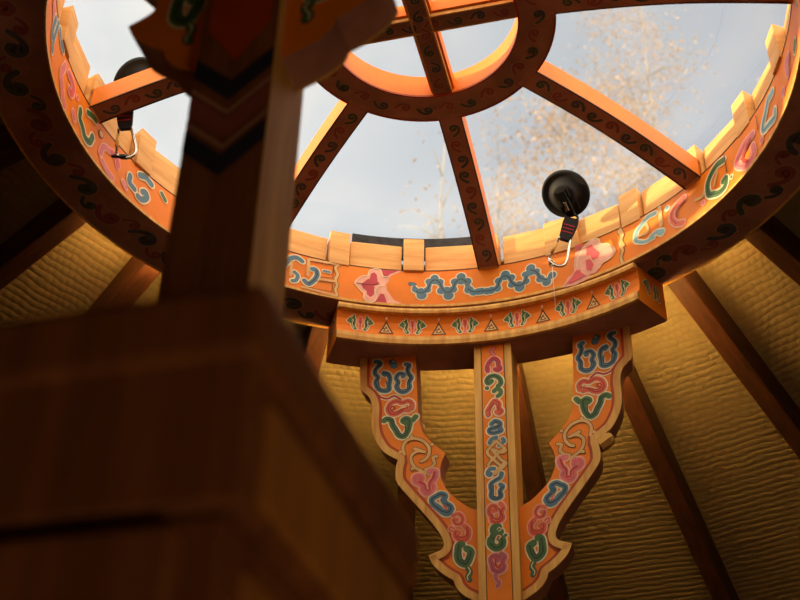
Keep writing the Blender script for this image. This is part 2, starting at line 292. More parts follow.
def film():
    m = bpy.data.materials.new('clear_film'); m.use_nodes = True
    nt = m.node_tree; L = nt.links.new; N = nt.nodes.new
    for n in list(nt.nodes):
        if n.type == 'BSDF_PRINCIPLED': nt.nodes.remove(n)
    t = N('ShaderNodeBsdfTransparent'); t.inputs[0].default_value = (.97, .98, 1, 1)
    d = N('ShaderNodeBsdfTranslucent'); d.inputs[0].default_value = (.85, .88, .92, 1)
    g = N('ShaderNodeBsdfGlossy'); g.inputs['Roughness'].default_value = .12
    tc = N('ShaderNodeTexCoord'); no = N('ShaderNodeTexNoise'); no.inputs['Scale'].default_value = 5; no.inputs['Detail'].default_value = 6
    no.inputs['Distortion'].default_value = 1.2
    rp = N('ShaderNodeMapRange'); rp.inputs['To Min'].default_value = FILM_HAZE*.7; rp.inputs['To Max'].default_value = FILM_HAZE*1.3
    L(tc.outputs['Object'], no.inputs[0]); L(no.outputs[0], rp.inputs[0])
    m1 = N('ShaderNodeMixShader'); L(rp.outputs[0], m1.inputs[0]); L(t.outputs[0], m1.inputs[1]); L(d.outputs[0], m1.inputs[2])
    m2 = N('ShaderNodeMixShader'); m2.inputs[0].default_value = .025; L(m1.outputs[0], m2.inputs[1]); L(g.outputs[0], m2.inputs[2])
    L(m2.outputs[0], nt.nodes['Material Output'].inputs[0])
    MATS['clear_film'] = m
FILM_HAZE = .14
film()
def emis(name, col, s):
    m = bpy.data.materials.new(name); m.use_nodes = True; b = m.node_tree.nodes['Principled BSDF']
    b.inputs['Base Color'].default_value = (1, .8, .5, 1)
    b.inputs['Emission Color'].default_value = col + (1,); b.inputs['Emission Strength'].default_value = s; MATS[name] = m
LED = 190.0
emis('led_warm', (1, .62, .16), LED)
emis('led_soft', (1, .62, .16), 75)

# ---------------------------------------------------------------- mesh builder
CORE = dict(blue='dark', skyblue='blue', green='darkgreen', salmon='red', pink='rose', mauve='crimson', crimson='red')
class MB:
    def __init__(s): s.v = []; s.f = []; s.m = []; s.names = []; s.uv = None; s.sm = []
    def mi(s, n):
        if n not in s.names: s.names.append(n)
        return s.names.index(n)
    def add(s, vs, fs, m, smooth=False):
        o = len(s.v); s.v += [tuple(v) for v in vs]; i = s.mi(m)
        for f in fs: s.f.append(tuple(o+k for k in f)); s.m.append(i); s.sm.append(smooth)
    def box(s, x0, x1, y0, y1, z0, z1, m, fn=None):
        vs = [Vector((x, y, z)) for z in (z0, z1) for y in (y0, y1) for x in (x0, x1)]
        if fn: vs = [fn(v) for v in vs]
        s.add(vs, [(0, 2, 3, 1), (4, 5, 7, 6), (0, 1, 5, 4), (2, 6, 7, 3), (0, 4, 6, 2), (1, 3, 7, 5)], m)
    def loft(s, rings, m, closed=False, cap=True, smooth=False, mats=None):
        n = len(rings[0]); o = len(s.v)
        for r in rings: s.v += [tuple(v) for v in r]
        k = len(rings)
        for a in range(k if closed else k-1):
            b = (a+1) % k
            for i in range(n):
                j = (i+1) % n
                s.f.append((o+a*n+i, o+a*n+j, o+b*n+j, o+b*n+i)); s.m.append(s.mi(mats[i] if mats else m)); s.sm.append(smooth)
        if cap and not closed:
            s.f.append(tuple(o+i for i in reversed(range(n)))); s.m.append(s.mi(m)); s.sm.append(False)
            s.f.append(tuple(o+(k-1)*n+i for i in range(n))); s.m.append(s.mi(m)); s.sm.append(False)
    def tube(s, pts, rad, m, n=8, closed=False):
        pts = [Vector(p) for p in pts]; rings = []
        up = Vector((.3, .2, 1)).normalized(); k = len(pts)
        for i, p in enumerate(pts):
            a = pts[(i-1) % k] if (closed or i > 0) else p; b = pts[(i+1) % k] if (closed or i < k-1) else p
            t = (b-a).normalized(); u = up - t*up.dot(t)
            if u.length < 1e-3: u = Vector((1, 0, 0)) - t*t.x
            u.normalize(); w = t.cross(u); up = u
            rr = rad[i] if isinstance(rad, (list, tuple)) else rad
            rings.append([p + (u*math.cos(2*PI*j/n) + w*math.sin(2*PI*j/n))*rr for j in range(n)])
        s.loft(rings, m, closed=closed, smooth=True)
    def lathe(s, prof, m, n=40, fn=None, mats=None):
        rings = []
        for j in range(n):
            a = 2*PI*j/n; ring = [Vector((r*math.cos(a), r*math.sin(a), z)) for r, z in prof]
            rings.append([fn(v) for v in ring] if fn else ring)
        s.loft(rings, m, closed=True, smooth=True, mats=mats)
    # flat paint: ribbons and fills in (u, v) mapped on a surface by fn(u, v, lift)
    def ribbon(s, pts, w, fn, lift, m):
        P = smooth2(pts)
        n = len(P); h = w/2; L_, R_ = [], []
        def cap(c, a0, a1, k=7):
            return [(c[0]+h*math.cos(a0+(a1-a0)*i/k), c[1]+h*math.sin(a0+(a1-a0)*i/k)) for i in range(k+1)]
        if n == 1:
            s.add([fn(*q, lift) for q in cap(P[0], 0, 2*PI, 14)[:-1]], [tuple(range(14))], m); return
        for i in range(n):
            a = P[max(0, i-1)]; b = P[min(n-1, i+1)]
            dx, dy = b[0]-a[0], b[1]-a[1]; l = math.hypot(dx, dy) or 1; nx, ny = -dy/l, dx/l
            L_.append((P[i][0]+nx*h, P[i][1]+ny*h)); R_.append((P[i][0]-nx*h, P[i][1]-ny*h))
        vs = [fn(*q, lift) for q in L_+R_]
        s.add(vs, [(i, n+i, n+i+1, i+1) for i in range(n-1)], m)
        for e, d in ((0, 1), (n-1, n-2)):
            a = math.atan2(P[e][1]-P[d][1], P[e][0]-P[d][0])
            q = cap(P[e], a-PI/2, a+PI/2)
            s.add([fn(*t, lift) for t in q], [tuple(range(len(q)))], m)
    def fill(s, P, fn, lift, m):
        T = [tuple(P[i] for i in t) for t in tessellate_polygon([[Vector((x, y, 0)) for x, y in P]])]
        while T:
            a, b, c = T.pop(); e = [math.dist(a, b), math.dist(b, c), math.dist(c, a)]; L_ = max(e)
            if L_ < .012: s.add([fn(*q, lift) for q in (a, b, c)], [(0, 1, 2)], m); continue
            i = e.index(L_); a, b, c = ((a, b, c), (b, c, a), (c, a, b))[i]; q = ((a[0]+b[0])/2, (a[1]+b[1])/2)
            T += [(a, q, c), (q, b, c)]
    def paint(s, items, fn, base=.0004):
        lv = 0
        for k, (kind, col, oc, w, ow, pts, *cc) in enumerate(items):
            c = cc[0] if cc else 1; F = fn if c == 1 else (lambda u, v, l, c=c: fn(u/c, v, l))
            P = [(x/1000*c, y/1000) for x, y in pts]; e = k*4e-6
            if kind == 'f':
                s.fill(P, F, base+e+lv, col); lv += .0002
            else:
                if oc: s.ribbon(P, (w+1.7*ow)/1000, F, base+.0003*(kind == 's')+e, oc)
                s.ribbon(P, w/1000, F, base+(.0006 if oc else .0010)+e, col)
                if oc in ('cream', 'palepink') and w > 6 and len(P) > 5 and col in CORE: s.ribbon(P[1:-1], w*.26/1000, F, base+.0008+e, CORE[col])
    def build(s, name, parent=None, loc=None, rot=None, bevel=0):
        me = bpy.data.meshes.new(name); me.from_pydata(s.v, [], s.f)
        for n in s.names: me.materials.append(MATS[n])
        me.polygons.foreach_set('material_index', s.m); me.polygons.foreach_set('use_smooth', s.sm)
        if s.uv:
            l = me.uv_layers.new(name='UVMap')
            for lp in me.loops: l.data[lp.index].uv = s.uv[lp.vertex_index]
        me.validate(); me.update()
        o = bpy.data.objects.new(name, me); COL.objects.link(o)
        if parent: o.parent = parent
        if loc is not None: o.location = loc
        if rot: o.rotation_euler = rot
        if bevel:
            b = o.modifiers.new('bevel', 'BEVEL'); b.width = bevel; b.segments = 2; b.limit_method = 'ANGLE'; b.angle_limit = R(50)
        return o
def smooth2(p, k=5):
    if len(p) < 3: return list(p)
    o = []; n = len(p)
    for i in range(n-1):
        a, b, c, d = p[max(0, i-1)], p[i], p[i+1], p[min(n-1, i+2)]
        for j in range(k):
            t = j/k; t2, t3 = t*t, t*t*t
            o.append(tuple(.5*(2*b[q]+(c[q]-a[q])*t+(2*a[q]-5*b[q]+4*c[q]-d[q])*t2+(3*b[q]-a[q]-3*c[q]+d[q])*t3) for q in (0, 1)))
    o.append(p[-1]); return o
def empty(name, loc, rz=0):
    o = bpy.data.objects.new(name, None); o.empty_display_size = .05; COL.objects.link(o); o.location = loc; o.rotation_euler = (0, 0, rz); return o
def tag(o, label, cat, group=None, kind=None):
    if label: o['label'] = label
    if cat: o['category'] = cat
    if group: o['group'] = group
    if kind: o['kind'] = kind
    return o
def copy_tree(o, parent=None):
    c = o.copy(); COL.objects.link(c)
    if parent: c.parent = parent
    for ch in [x for x in bpy.data.objects if x.parent == o]: copy_tree(ch, c)
    return c
def arc_solid(mb, prof, a0, a1, n, m, mats=None, closed=False):
    """sweep an (r, z) profile round the wheel's axis between two azimuths"""
    rings = []
    for i in range(n + (0 if closed else 1)):
        az = a0 + (a1-a0)*i/n
        rings.append([pol(r, az, z) for r, z in prof])
    mb.loft(rings, m, closed=closed, mats=mats)
# scroll motif used on the undersides: returns paint items in mm centred on (0, 0)
def scroll(cx, cy, size, flip, col, oc='umberline'):
    s = size*1000; f = -1 if flip else 1
    raw = [(-.9, -.25), (-.55, .2), (-.1, .42), (.35, .3), (.5, -.1), (.25, -.4), (-.08, -.28), (-.05, .02), (.14, .02)]
    pts = [[cx*1000+x*s*.5, cy*1000+f*y*s*.5] for x, y in raw]
    return ['s', col, oc, s*.16, s*.05, pts]
mat('umberline', (186, 136, 112), .5, .1)
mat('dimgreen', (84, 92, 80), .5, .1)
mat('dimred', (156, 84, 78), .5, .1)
# ================================================================ setting
fl = MB(); fl.add([(3.02*math.sin(R(7.5*i)), 3.02*math.cos(R(7.5*i)), 0) for i in range(48)][::-1], [tuple(range(48))], 'floor_board')
o = fl.build('floor', None, (CX, CY, 0)); tag(o, 'brown timber floor of the round tent', 'floor', kind='structure')
Z_EAVE = CZ + .09 + .085 - (3.0-RI)*TAN
for nm, a0 in (('wall_back', -90), ('wall_front', 90)):
    w = MB(); n = 24
    arc_solid(w, [(3.0, .0), (3.03, .0), (3.03, Z_EAVE+.04), (3.0, Z_EAVE+.04)], a0, a0+180, n, 'wall_cloth')
    o = w.build(nm, None, (CX, CY, 0)); tag(o, 'beige cloth lined round wall under the roof', 'wall', kind='structure')
gr = MB(); gr.add([(-60, -60, -.12), (60, -60, -.12), (60, 60, -.12), (-60, 60, -.12)], [(0, 1, 2, 3)], 'earth')
o = gr.build('ground'); tag(o, 'open ground outside the tent', 'ground', kind='structure')
# roof fabric lying on the rafters
rf = MB(); uv = []; nA = 24; nR = 12
vs = []
for j in range(nR+1):
    r = .655 + (3.08-.655)*j/nR
    for i in range(nA+1):
        az = -180+15*i
        sag = 0
        vs.append(pol(r, az, .166 - (r-RI)*TAN)); uv.append((R(az)*1.5, r/math.cos(math.atan(TAN))))
fs = [(j*(nA+1)+i, j*(nA+1)+i+1, (j+1)*(nA+1)+i+1, (j+1)*(nA+1)+i) for j in range(nR) for i in range(nA)]
rf.add(vs, fs, 'roof_fabric'); rf.uv = uv
o = rf.build('ceiling', None, (CX, CY, CZ))
sol = o.modifiers.new('thick', 'SOLIDIFY'); sol.thickness = .012; sol.offset = 1
tag(o, 'cream ribbed fabric roof lining sloping down from the wheel', 'ceiling', kind='structure')

# ================================================================ crown wheel
crown = empty('roof_ring', (CX, CY, CZ))
tag(crown, 'round wooden roof wheel painted orange with cloud scrolls, open to the sky', 'roof ring')
rim = MB(); n = 144
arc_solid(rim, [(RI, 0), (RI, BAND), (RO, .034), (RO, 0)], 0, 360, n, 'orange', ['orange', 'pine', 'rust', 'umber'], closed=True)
arc_solid(rim, [(RI-.0012, -.0006), (RI-.0012, .005), (RI+.002, .005), (RI+.002, -.0006)], 0, 360, n, 'pine', closed=True)
arc_solid(rim, [(RO-.004, -.0008), (RO-.004, .003), (RO+.0012, .003), (RO+.0012, -.0008)], 0, 360, n, 'pine', closed=True)
arc_solid(rim, [(RI-.0008, BAND-.0016), (RI-.0008, BAND+.0004), (RI+.002, BAND+.0004), (RI+.002, BAND-.0016)], 0, 360, n, 'brown', closed=True)
def band_fn(u, v, l): return pol(RI-.0002-l, math.degrees(u/RI), v)
rim.paint(PAINT['band'], band_fn)
# plain cloud scrolls continue round the part of the band above the viewer
def cloud(cx, cz, col, oc='cream', s=1):
    return ['s', col, oc, 5.5*s, 3, [[cx+a*s, cz+b*s] for a, b in ((-18, 2), (-20, 16), (-8, 24), (2, 18), (12, 24), (22, 14), (20, -2), (8, -10), (2, 2), (10, 8))]]
k = 0
for az in range(108, 252, 9):
    rim.paint([cloud(R(az)*600, 40, ('blue', 'salmon', 'green', 'pink')[k % 4], 'cream')], band_fn); k += 1
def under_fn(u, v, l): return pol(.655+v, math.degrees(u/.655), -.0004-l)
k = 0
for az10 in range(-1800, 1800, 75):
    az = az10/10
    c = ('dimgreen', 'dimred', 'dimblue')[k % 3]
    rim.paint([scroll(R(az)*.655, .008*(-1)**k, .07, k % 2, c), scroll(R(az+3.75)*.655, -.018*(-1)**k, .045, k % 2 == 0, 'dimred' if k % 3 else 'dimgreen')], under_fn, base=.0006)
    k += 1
rim.build('rim', crown)
# rafter ends let into the rim and the boards between them
HB = {-172: .165, -22: .159, -37: .165, -52: .172, -67: .178, -82: .186, -97: .186, -7: .163, 8: .161, 23: .171, 38: .162, 53: .161, 68: .157, 83: .158, 98: .156}
for i in range(24):
    az = -165 + 15*i; az = az if az <= 180 else az-360
    b = MB(); w = .0215; d = random.uniform(-.002, .003)
    if az == 30: w = .036
    def fn(v): return Vector((v.x, v.y, v.z - (v.y-RI)*TAN))
    b.box(-w, w, RI-.004+d, RI+.032, .086, (.167 if 45 <= az <= 105 else .171)+random.uniform(-.003, .003), 'board_pine', fn)
    b.build('rafter_head', crown, (0, 0, 0), (0, 0, -R(az)), bevel=.0012)
    ab = az+7.5
    key = min(HB, key=lambda q: abs(q-ab)) if abs(ab) < 105 else None
    h = HB[key] if key is not None else .165
    half = R(7.5)*RI - .0235 - (.0 if az not in (15, 30) else .006)
    b = MB(); t = .006 + random.uniform(0, .004)
    b.box(-half, half, RI+.001+t, RI+.024+t, BAND-.004, h, 'board_pine')
    b.build('board', crown, (0, 0, 0), (0, 0, -R(ab)), bevel=.0015)
# spokes
for i in range(8):
    az = AZ0 + 45*i
    b = MB(); rings = []; n = 14; w = .0215
    def zb(t): return .087 + (HZ-.087)*t + .012*math.sin(PI*t)
    for j in range(n+1):
        t = j/n; r = RI+.004 - (RI-HRO+.016)*t; z = zb(t); hh = .042
        rings.append([Vector((-w, r, z)), Vector((w, r, z)), Vector((w, r, z+hh)), Vector((-w, r, z+hh))])
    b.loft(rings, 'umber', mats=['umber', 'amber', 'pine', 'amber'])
    L_ = RI-HRO
    def sfn(u, v, l):
        t = u/L_; return Vector((v, RI - u, zb(t) - .0006 - l))
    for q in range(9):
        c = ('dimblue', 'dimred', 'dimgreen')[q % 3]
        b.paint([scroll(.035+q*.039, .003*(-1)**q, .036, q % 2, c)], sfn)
    for s in (-1, 1):
        e = s*.0205
        b.loft([[Vector((e-.0012, RI-.001-L_*j/10, zb(j/10)-.0012)), Vector((e+.0012, RI-.001-L_*j/10, zb(j/10)-.0012)), Vector((e+.0012, RI-.001-L_*j/10, zb(j/10)+.001)), Vector((e-.0012, RI-.001-L_*j/10, zb(j/10)+.001))] for j in range(11)], 'brown')
    b.build('spoke', crown, (0, 0, 0), (0, 0, -R(az)))
hub = MB()
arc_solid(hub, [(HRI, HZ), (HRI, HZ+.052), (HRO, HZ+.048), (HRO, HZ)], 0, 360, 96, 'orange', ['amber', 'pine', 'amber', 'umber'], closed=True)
for rr in (HRI, HRO): arc_solid(hub, [(rr-.0015, HZ-.001), (rr-.0015, HZ+.003), (rr+.0015, HZ+.003), (rr+.0015, HZ-.001)], 0, 360, 96, 'rust', closed=True)
def hub_fn(u, v, l): return pol(.196+v, math.degrees(u/.196), HZ-.0006-l)
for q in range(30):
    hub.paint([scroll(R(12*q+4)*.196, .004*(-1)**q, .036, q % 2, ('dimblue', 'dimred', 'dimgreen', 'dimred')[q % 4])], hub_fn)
hub.build('hub', crown)
for az, dz in ((AZ0, 0), (AZ0+90, .0008)):
    b = MB(); w = .0165; z0 = HZ+.004+dz
    b.box(-w, w, -HRI-.002, HRI+.002, z0, z0+.034, 'umber')
    for s in (-1, 1):
        b.box(s*w-.0015, s*w+.0015, -HRI, HRI, z0-.0015, z0+.006, 'pine'); b.box(s*(w+.003)-.0025, s*(w+.003)+.0025, -HRI, HRI, z0+.008, z0+.034, 'orange')
    def cfn(u, v, l): return Vector((v, u, z0-.0004-l))
    for q in range(8):
        b.paint([scroll(-.14+q*.04, .002*(-1)**q, .032, q % 2, ('dimblue', 'dimred', 'dimgreen')[q % 3])], cfn)
    b.build('cross_bar', crown, (0, 0, 0), (0, 0, -R(az)))

# clear film stretched over the wheel
fm = MB(); prof = [(.002, .37), (.12, .362), (.25, .342), (.33, .312), (.40, .278), (.46, .246), (.5, .225), (.56, .220), (.62, .220), (.668, .214), (.69, .17), (.705, .115)]
rings = []; nn = 96
for i in range(nn):
    az = 360*i/nn
    rings.append([pol(r, az, z + (.006*math.sin(R(az)*17+r*20)+.003*math.sin(R(az)*41)) * (max(0, (r-.45)/.25))) for r, z in prof])
o0 = len(fm.v)
for r in rings: fm.v += [tuple(v) for v in r]
k = len(prof)
for i in range(nn):
    for j in range(k-1):
        a, b2 = i*k, ((i+1) % nn)*k
        fm.f.append((a+j, b2+j, b2+j+1, a+j+1)); fm.m.append(fm.mi('clear_film')); fm.sm.append(True)
fo = fm.build('plastic_cover', None, (CX, CY, CZ))
tag(fo, 'clear wrinkled plastic sheet stretched over the roof wheel', 'plastic cover')

# dark felt edge outside the boards
ft = MB()
arc_solid(ft, [(.636, .150), (.636, .205), (.644, .205), (.644, .150)], -12, 12, 20, 'felt')
o = ft.build('felt_strip', None, (CX, CY, CZ)); tag(o, 'dark felt strip showing above the pine boards near the centre spoke', 'felt')

# ================================================================ rafters
RAFT = {-75: 'dark stained rafter at the upper left, highest up the left side of the wheel', -60: 'dark stained rafter crossing the lit fabric at left, below the topmost left one',
        -45: 'dark stained rafter showing briefly between the wheel and the left post', -30: 'rafter hidden by the near post, between it and the curved beam',
        -15: 'glowing orange rafter beside the left end of the curved beam', 0: 'dark stained rafter behind the left bracket wing',
        15: 'dark stained rafter directly behind the far painted post', 30: 'dark stained rafter running down behind the right bracket wing to the bottom edge',
        45: 'long dark stained rafter starting at the right end of the curved beam', 60: 'dark stained rafter at the upper right edge, beyond the lit fabric',
        -90: 'dark stained rafter outside the left side of the picture', 75: 'dark stained rafter outside the right side of the picture'}
for az, lab in RAFT.items():
    b = MB(); w = .021
    def fn(v): return Vector((v.x, v.y, v.z - (v.y-RI)*TAN))
    y0, y1 = .712, 2.97; t = .072
    b.box(-w, w, y0, y1, .0915, .0915+t, 'rafter_stain', fn)
    o = b.build('rafter', None, (CX, CY, CZ), (0, 0, -R(az)), bevel=.003)
    tag(o, lab, 'rafter', 'roof rafters')

# ================================================================ roof posts with bracket and beam
post = empty('roof_post', (CX + .652*math.sin(R(AZ0)), CY + .652*math.cos(R(AZ0)), 0), -R(AZ0))
YC = .652
def P(x, y, z): return Vector((x, y-YC, z+CZ))         # wheel frame turned to the post -> post's own frame
sh = MB(); y0, y1 = .615, .69; hw = .0375
sh.box(-hw, hw, y0-YC, y1-YC, 0, CZ-.0915, 'pine')
f = -1
# painted front (towards the middle of the tent) and outer face
sh.box(-.0225, .0225, y0-YC-.0008, y0-YC+.002, CZ-.72, CZ-.093, 'orange')
for s in (-1, 1): sh.box(s*.0228-.0008, s*.0228+.0008, y0-YC-.0016, y0-YC+.002, CZ-.72, CZ-.093, 'brown')
def post_fn(u, v, l): return P(u, y0-.001-l, v)
sh.paint(PAINT['post'], post_fn)
sh.paint([['s', 'blue', 'cream', 5, 3, [[-8, -650], [0, -660], [8, -672], [0, -684], [-7, -694]]]], post_fn)
yo = y1-YC
sh.add([(-.0368, yo+.0006, CZ-.093), (.0368, yo+.0006, CZ-.093), (.0368, yo+.0006, CZ-1.1), (-.0368, yo+.0006, CZ-1.1)], [(0, 1, 2, 3)], 'dark_wood')
sh.add([(-.03, yo+.0012, CZ-.093), (.03, yo+.0012, CZ-.093), (.03, yo+.0012, CZ-.585), (0, yo+.0012, CZ-.63), (-.03, yo+.0012, CZ-.585)], [(0, 1, 2, 3, 4)], 'rust')
def out_fn(u, v, l): return P(u, y1+.0014+l, v)
for zc, c, w in ((-.655, 'navy', 24), (-.682, 'umberline', 5), (-.70, 'dimred', 22), (-.722, 'umberline', 5), (-.742, 'navy', 24)):
    zz = zc*1000
    def seg(a, b_): 
        h = w/2; sh.add([out_fn(a[0], a[1]+h/1000, .0004), out_fn(b_[0], b_[1]+h/1000, .0004), out_fn(b_[0], b_[1]-h/1000, .0004), out_fn(a[0], a[1]-h/1000, .0004)], [(0, 1, 2, 3)], c)
    seg((-.0366, zc+.022), (0, zc-.012)); seg((0, zc-.012), (.0366, zc+.022))
for q in range(5):
    sh.paint([scroll(0, -.2-.08*q, .05, q % 2, ('green', 'crimson', 'navy')[q % 3], 'salmon')], out_fn)
sh.build('shaft', post, bevel=.0025)
# bracket wings
OUT = [(.272, -.0915), (.270, -.158), (.262, -.172), (.2495, -.186), (.2435, -.21), (.2435, -.245), (.238, -.274), (.222, -.304), (.206, -.318), (.190, -.328, 1), (.193, -.342), (.194, -.358), (.1915, -.374),
       (.178, -.394), (.1445, -.436), (.117, -.472), (.1055, -.492), (.102, -.507), (.108, -.517), (.130, -.526, 1), (.123, -.542), (.112, -.555), (.099, -.566), (.085, -.575, 1), (.080, -.589), (.068, -.603), (.052, -.613), (.037, -.6215)]
INN = [(.159, -.0915), (.154, -.205), (.151, -.238), (.144, -.266), (.127, -.290), (.0995, -.318, 1), (.1075, -.338), (.1095, -.356), (.1065, -.374), (.094, -.399), (.074, -.419), (.0575, -.432), (.037, -.441)]
def curve(pts):
    segs = []; cur = []
    for p in pts:
        cur.append(p[:2])
        if len(p) > 2: segs.append(cur); cur = [p[:2]]
    segs.append(cur); o = []
    for s in segs: o += smooth2(s, 4)[(1 if o else 0):]
    return o
OC, IC = curve(OUT), curve(INN)
def inset(c, d):
    o = []; n = len(c)
    for i in range(n):
        a, b = c[max(0, i-1)], c[min(n-1, i+1)]; dx, dy = b[0]-a[0], b[1]-a[1]; l = math.hypot(dx, dy)
        o.append((c[i][0]+dy/l*d, c[i][1]-dx/l*d))
    return o
def resample(c, n):
    d = [0]
    for a, b in zip(c, c[1:]): d.append(d[-1]+math.hypot(b[0]-a[0], b[1]-a[1]))
    o = []
    for i in range(n):
        t = d[-1]*i/(n-1); k = 0
        while k < len(d)-2 and d[k+1] < t: k += 1
        u = (t-d[k])/((d[k+1]-d[k]) or 1); o.append((c[k][0]+(c[k+1][0]-c[k][0])*u, c[k][1]+(c[k+1][1]-c[k][1])*u))
    return o
TH = .040
for side in (1, -1):
    b = MB()
    def wf(x, z, d): return P(side*x, .640-.1*x+d, z)      # d = depth behind the front face
    poly = OC + IC[::-1]; n = len(poly)
    vs = [wf(x, z, 0) for x, z in poly] + [wf(x, z, TH) for x, z in poly]
    b.add(vs, [tuple(range(n)), tuple(range(2*n-1, n-1, -1))], 'orange')
    no = len(OC)
    for i in range(n):
        j = (i+1) % n
        b.add([vs[i], vs[j], vs[n+j], vs[n+i]], [(0, 1, 2, 3)], 'umber')
    def front_fn(u, v, l): return wf(u, v, -.0004-l)
    def back_fn(u, v, l): return wf(u, v, TH+.0004+l)
    b.paint(PAINT['wing'], front_fn); b.paint(PAINT['wing'], back_fn)
    wing = b.build('bracket_wing', post)
    mo = MB(); IN1 = inset(OC, .0140); IN2 = inset(OC, .0195)
    for d0, d1, dd in ((-.0035, 0, -.0012),):
        for i in range(no-1):
            A, B_, C_, D_ = OC[i], OC[i+1], IN1[i+1], IN1[i]
            mo.add([wf(*A, d0), wf(*B_, d0), wf(*C_, d0), wf(*D_, d0), wf(*A, d1), wf(*B_, d1), wf(*C_, d1), wf(*D_, d1)],
                   [(0, 1, 2, 3), (0, 4, 5, 1), (3, 2, 6, 7)], 'pine')
            E_, F_ = IN2[i+1], IN2[i]
            mo.add([wf(*D_, dd), wf(*C_, dd), wf(*E_, dd), wf(*F_, dd)], [(0, 1, 2, 3)], 'rust')
    mo.build('moulding', wing)
    if side == 1:
        pg = MB(); c = Vector((.1935, 0, -.3345)); ax = Vector((.84, 0, .54)).normalized(); nz = Vector((-ax.z, 0, ax.x))
        rings = []
        for t, r in ((-.002, .013), (.020, .0135), (.027, .010), (.029, .006)):
            ring = []
            for q in range(8):
                a = 2*PI*(q+.5)/8; p = c + ax*t + nz*math.cos(a)*r*1.08
                ring.append(wf(p.x, p.z, .010+.016*math.sin(a)*r/.0135))
            rings.append(ring)
        pg.loft(rings, 'pine'); pg.build('peg', wing)
# curved beam
A0, A1 = -29.5, 29.5
bm = MB()
prof = [(.603, -.019), (.607, -.019), (.6125, -.035), (.613, -.052), (.609, -.066), (.603, -.074), (.602, -.0915), (.700, -.0915), (.700, -.004), (.603, -.0075)]
def swp(prof, m, mats=None, n=40, a0=A0, a1=A1, mb=bm):
    rings = []
    for i in range(n+1):
        az = R(a0+(a1-a0)*i/n); rings.append([P(r*math.sin(az), r*math.cos(az), z) for r, z in prof])
    mb.loft(rings, m, mats=mats)
swp(prof, 'orange', ['pine', 'orange', 'orange', 'orange', 'orange', 'orange', 'umber', 'umber', 'umber', 'pine'])
def beam_fn(u, v, l):
    pr_ = [(-.019, .607), (-.035, .6125), (-.052, .613), (-.066, .609), (-.074, .603)]
    r = pr_[-1][1]
    for (za, ra), (zb_, rb) in zip(pr_, pr_[1:]):
        if za >= v >= zb_: r = ra+(rb-ra)*(za-v)/(za-zb_)
    a = u/.605; return P((r-.0006-l)*math.sin(a), (r-.0006-l)*math.cos(a), v)
def leaf(cx, s):
    return [['s', 'green', 'cream', 7.5, 2, [[cx+s*21, -38], [cx+s*17, -34], [cx+s*13, -36], [cx+s*13, -43], [cx+s*14, -50], [cx+s*10, -59]]],
            ['s', 'green', 'cream', 6, 1.8, [[cx+s*17, -44], [cx+s*24, -40]]], ['s', 'green', 'cream', 4, 1.6, [[cx+s*13, -32], [cx+s*13, -28]]],
            ['s', 'cream', None, 1.3, 0, [[cx+s*19, -33], [cx+s*14, -38], [cx+s*16, -47], [cx+s*12, -58]]]]
for k in range(6):
    cx = R(-25+10*k)*605
    bm.paint(leaf(cx, 1)+leaf(cx, -1)+[['s', 'salmon', 'palepink', 8, 2.4, [[cx, -33], [cx, -43]]], ['s', 'salmon', 'palepink', 4, 1.6, [[cx, -40], [cx, -60]]], ['s', 'red', None, 2.4, 0, [[cx, -34], [cx, -54]]]], beam_fn)
for k in range(5):
    cx = R(-20+10*k)*605
    bm.paint([['f', 'brown', None, 0, 0, [[cx-15.5, -64], [cx+15.5, -64], [cx, -31]]], ['f', 'gold', None, 0, 0, [[cx-11, -61], [cx+11, -61], [cx, -38]]],
              ['f', 'brown', None, 0, 0, [[cx-7, -58.5], [cx+7, -58.5], [cx, -44]]], ['f', 'gold', None, 0, 0, [[cx-3.2, -56.5], [cx+3.2, -56.5], [cx, -50]]],
              ['s', 'cream', 'palepink', 3, 1, [[cx, -26], [cx, -28]]]], beam_fn)
# end faces carry the same leaves
for a, s in ((A0, -1), (A1, 1)):
    a_ = R(a)
    def end_fn(u, v, l):
        r = .655+u; return P(r*math.sin(a_)+s*(.0008+l)*math.cos(a_), r*math.cos(a_)-s*(.0008+l)*math.sin(a_), v)
    bm.paint(leaf(-4, 1)+leaf(-4, -1)+[['s', 'salmon', 'palepink', 5, 2.4, [[-4, -31], [-4, -42]]]]+leaf(30, -1), end_fn)
beam = bm.build('beam', post)
for z0, z1, r0 in ((-.0075, -.0185, .5965), (-.0745, -.0925, .5985)):
    mb = MB(); swp([(r0, z0), (r0-.0012, (z0+z1)/2), (r0, z1), (.606, z1), (.606, z0)], 'pine', mb=mb, a0=A0-.15, a1=A1+.15)
    mb.build('moulding', beam)
def lab_post(o, t): return tag(o, t, 'post', 'posts that carry the roof wheel')
lab_post(post, 'brightly lit orange painted post with bracket wings under the far edge of the wheel')
near = copy_tree(post)
near.location = (CX - .646*math.sin(R(AZ0)), CY - .646*math.cos(R(AZ0)), 0); near.rotation_euler = (0, 0, PI-R(AZ0))
lab_post(near, 'dark blurred post rising behind the cabinet, close to the viewer')

# warm light strip fixed to the back of the far beam
ls = MB(); rings = []
for i in range(41):
    az = R(AZ0-28.8+57.6*i/40)
    rings.append([Vector((r*math.sin(az), r*math.cos(az), z)) for r, z in ((.7002, -.085), (.7002, -.074), (.7030, -.074), (.7030, -.085))])
ls.loft(rings, 'led_warm')
o = ls.build('light_strip', None, (CX, CY, CZ)); tag(o, 'warm glowing light strip along the back of the curved beam', 'light')

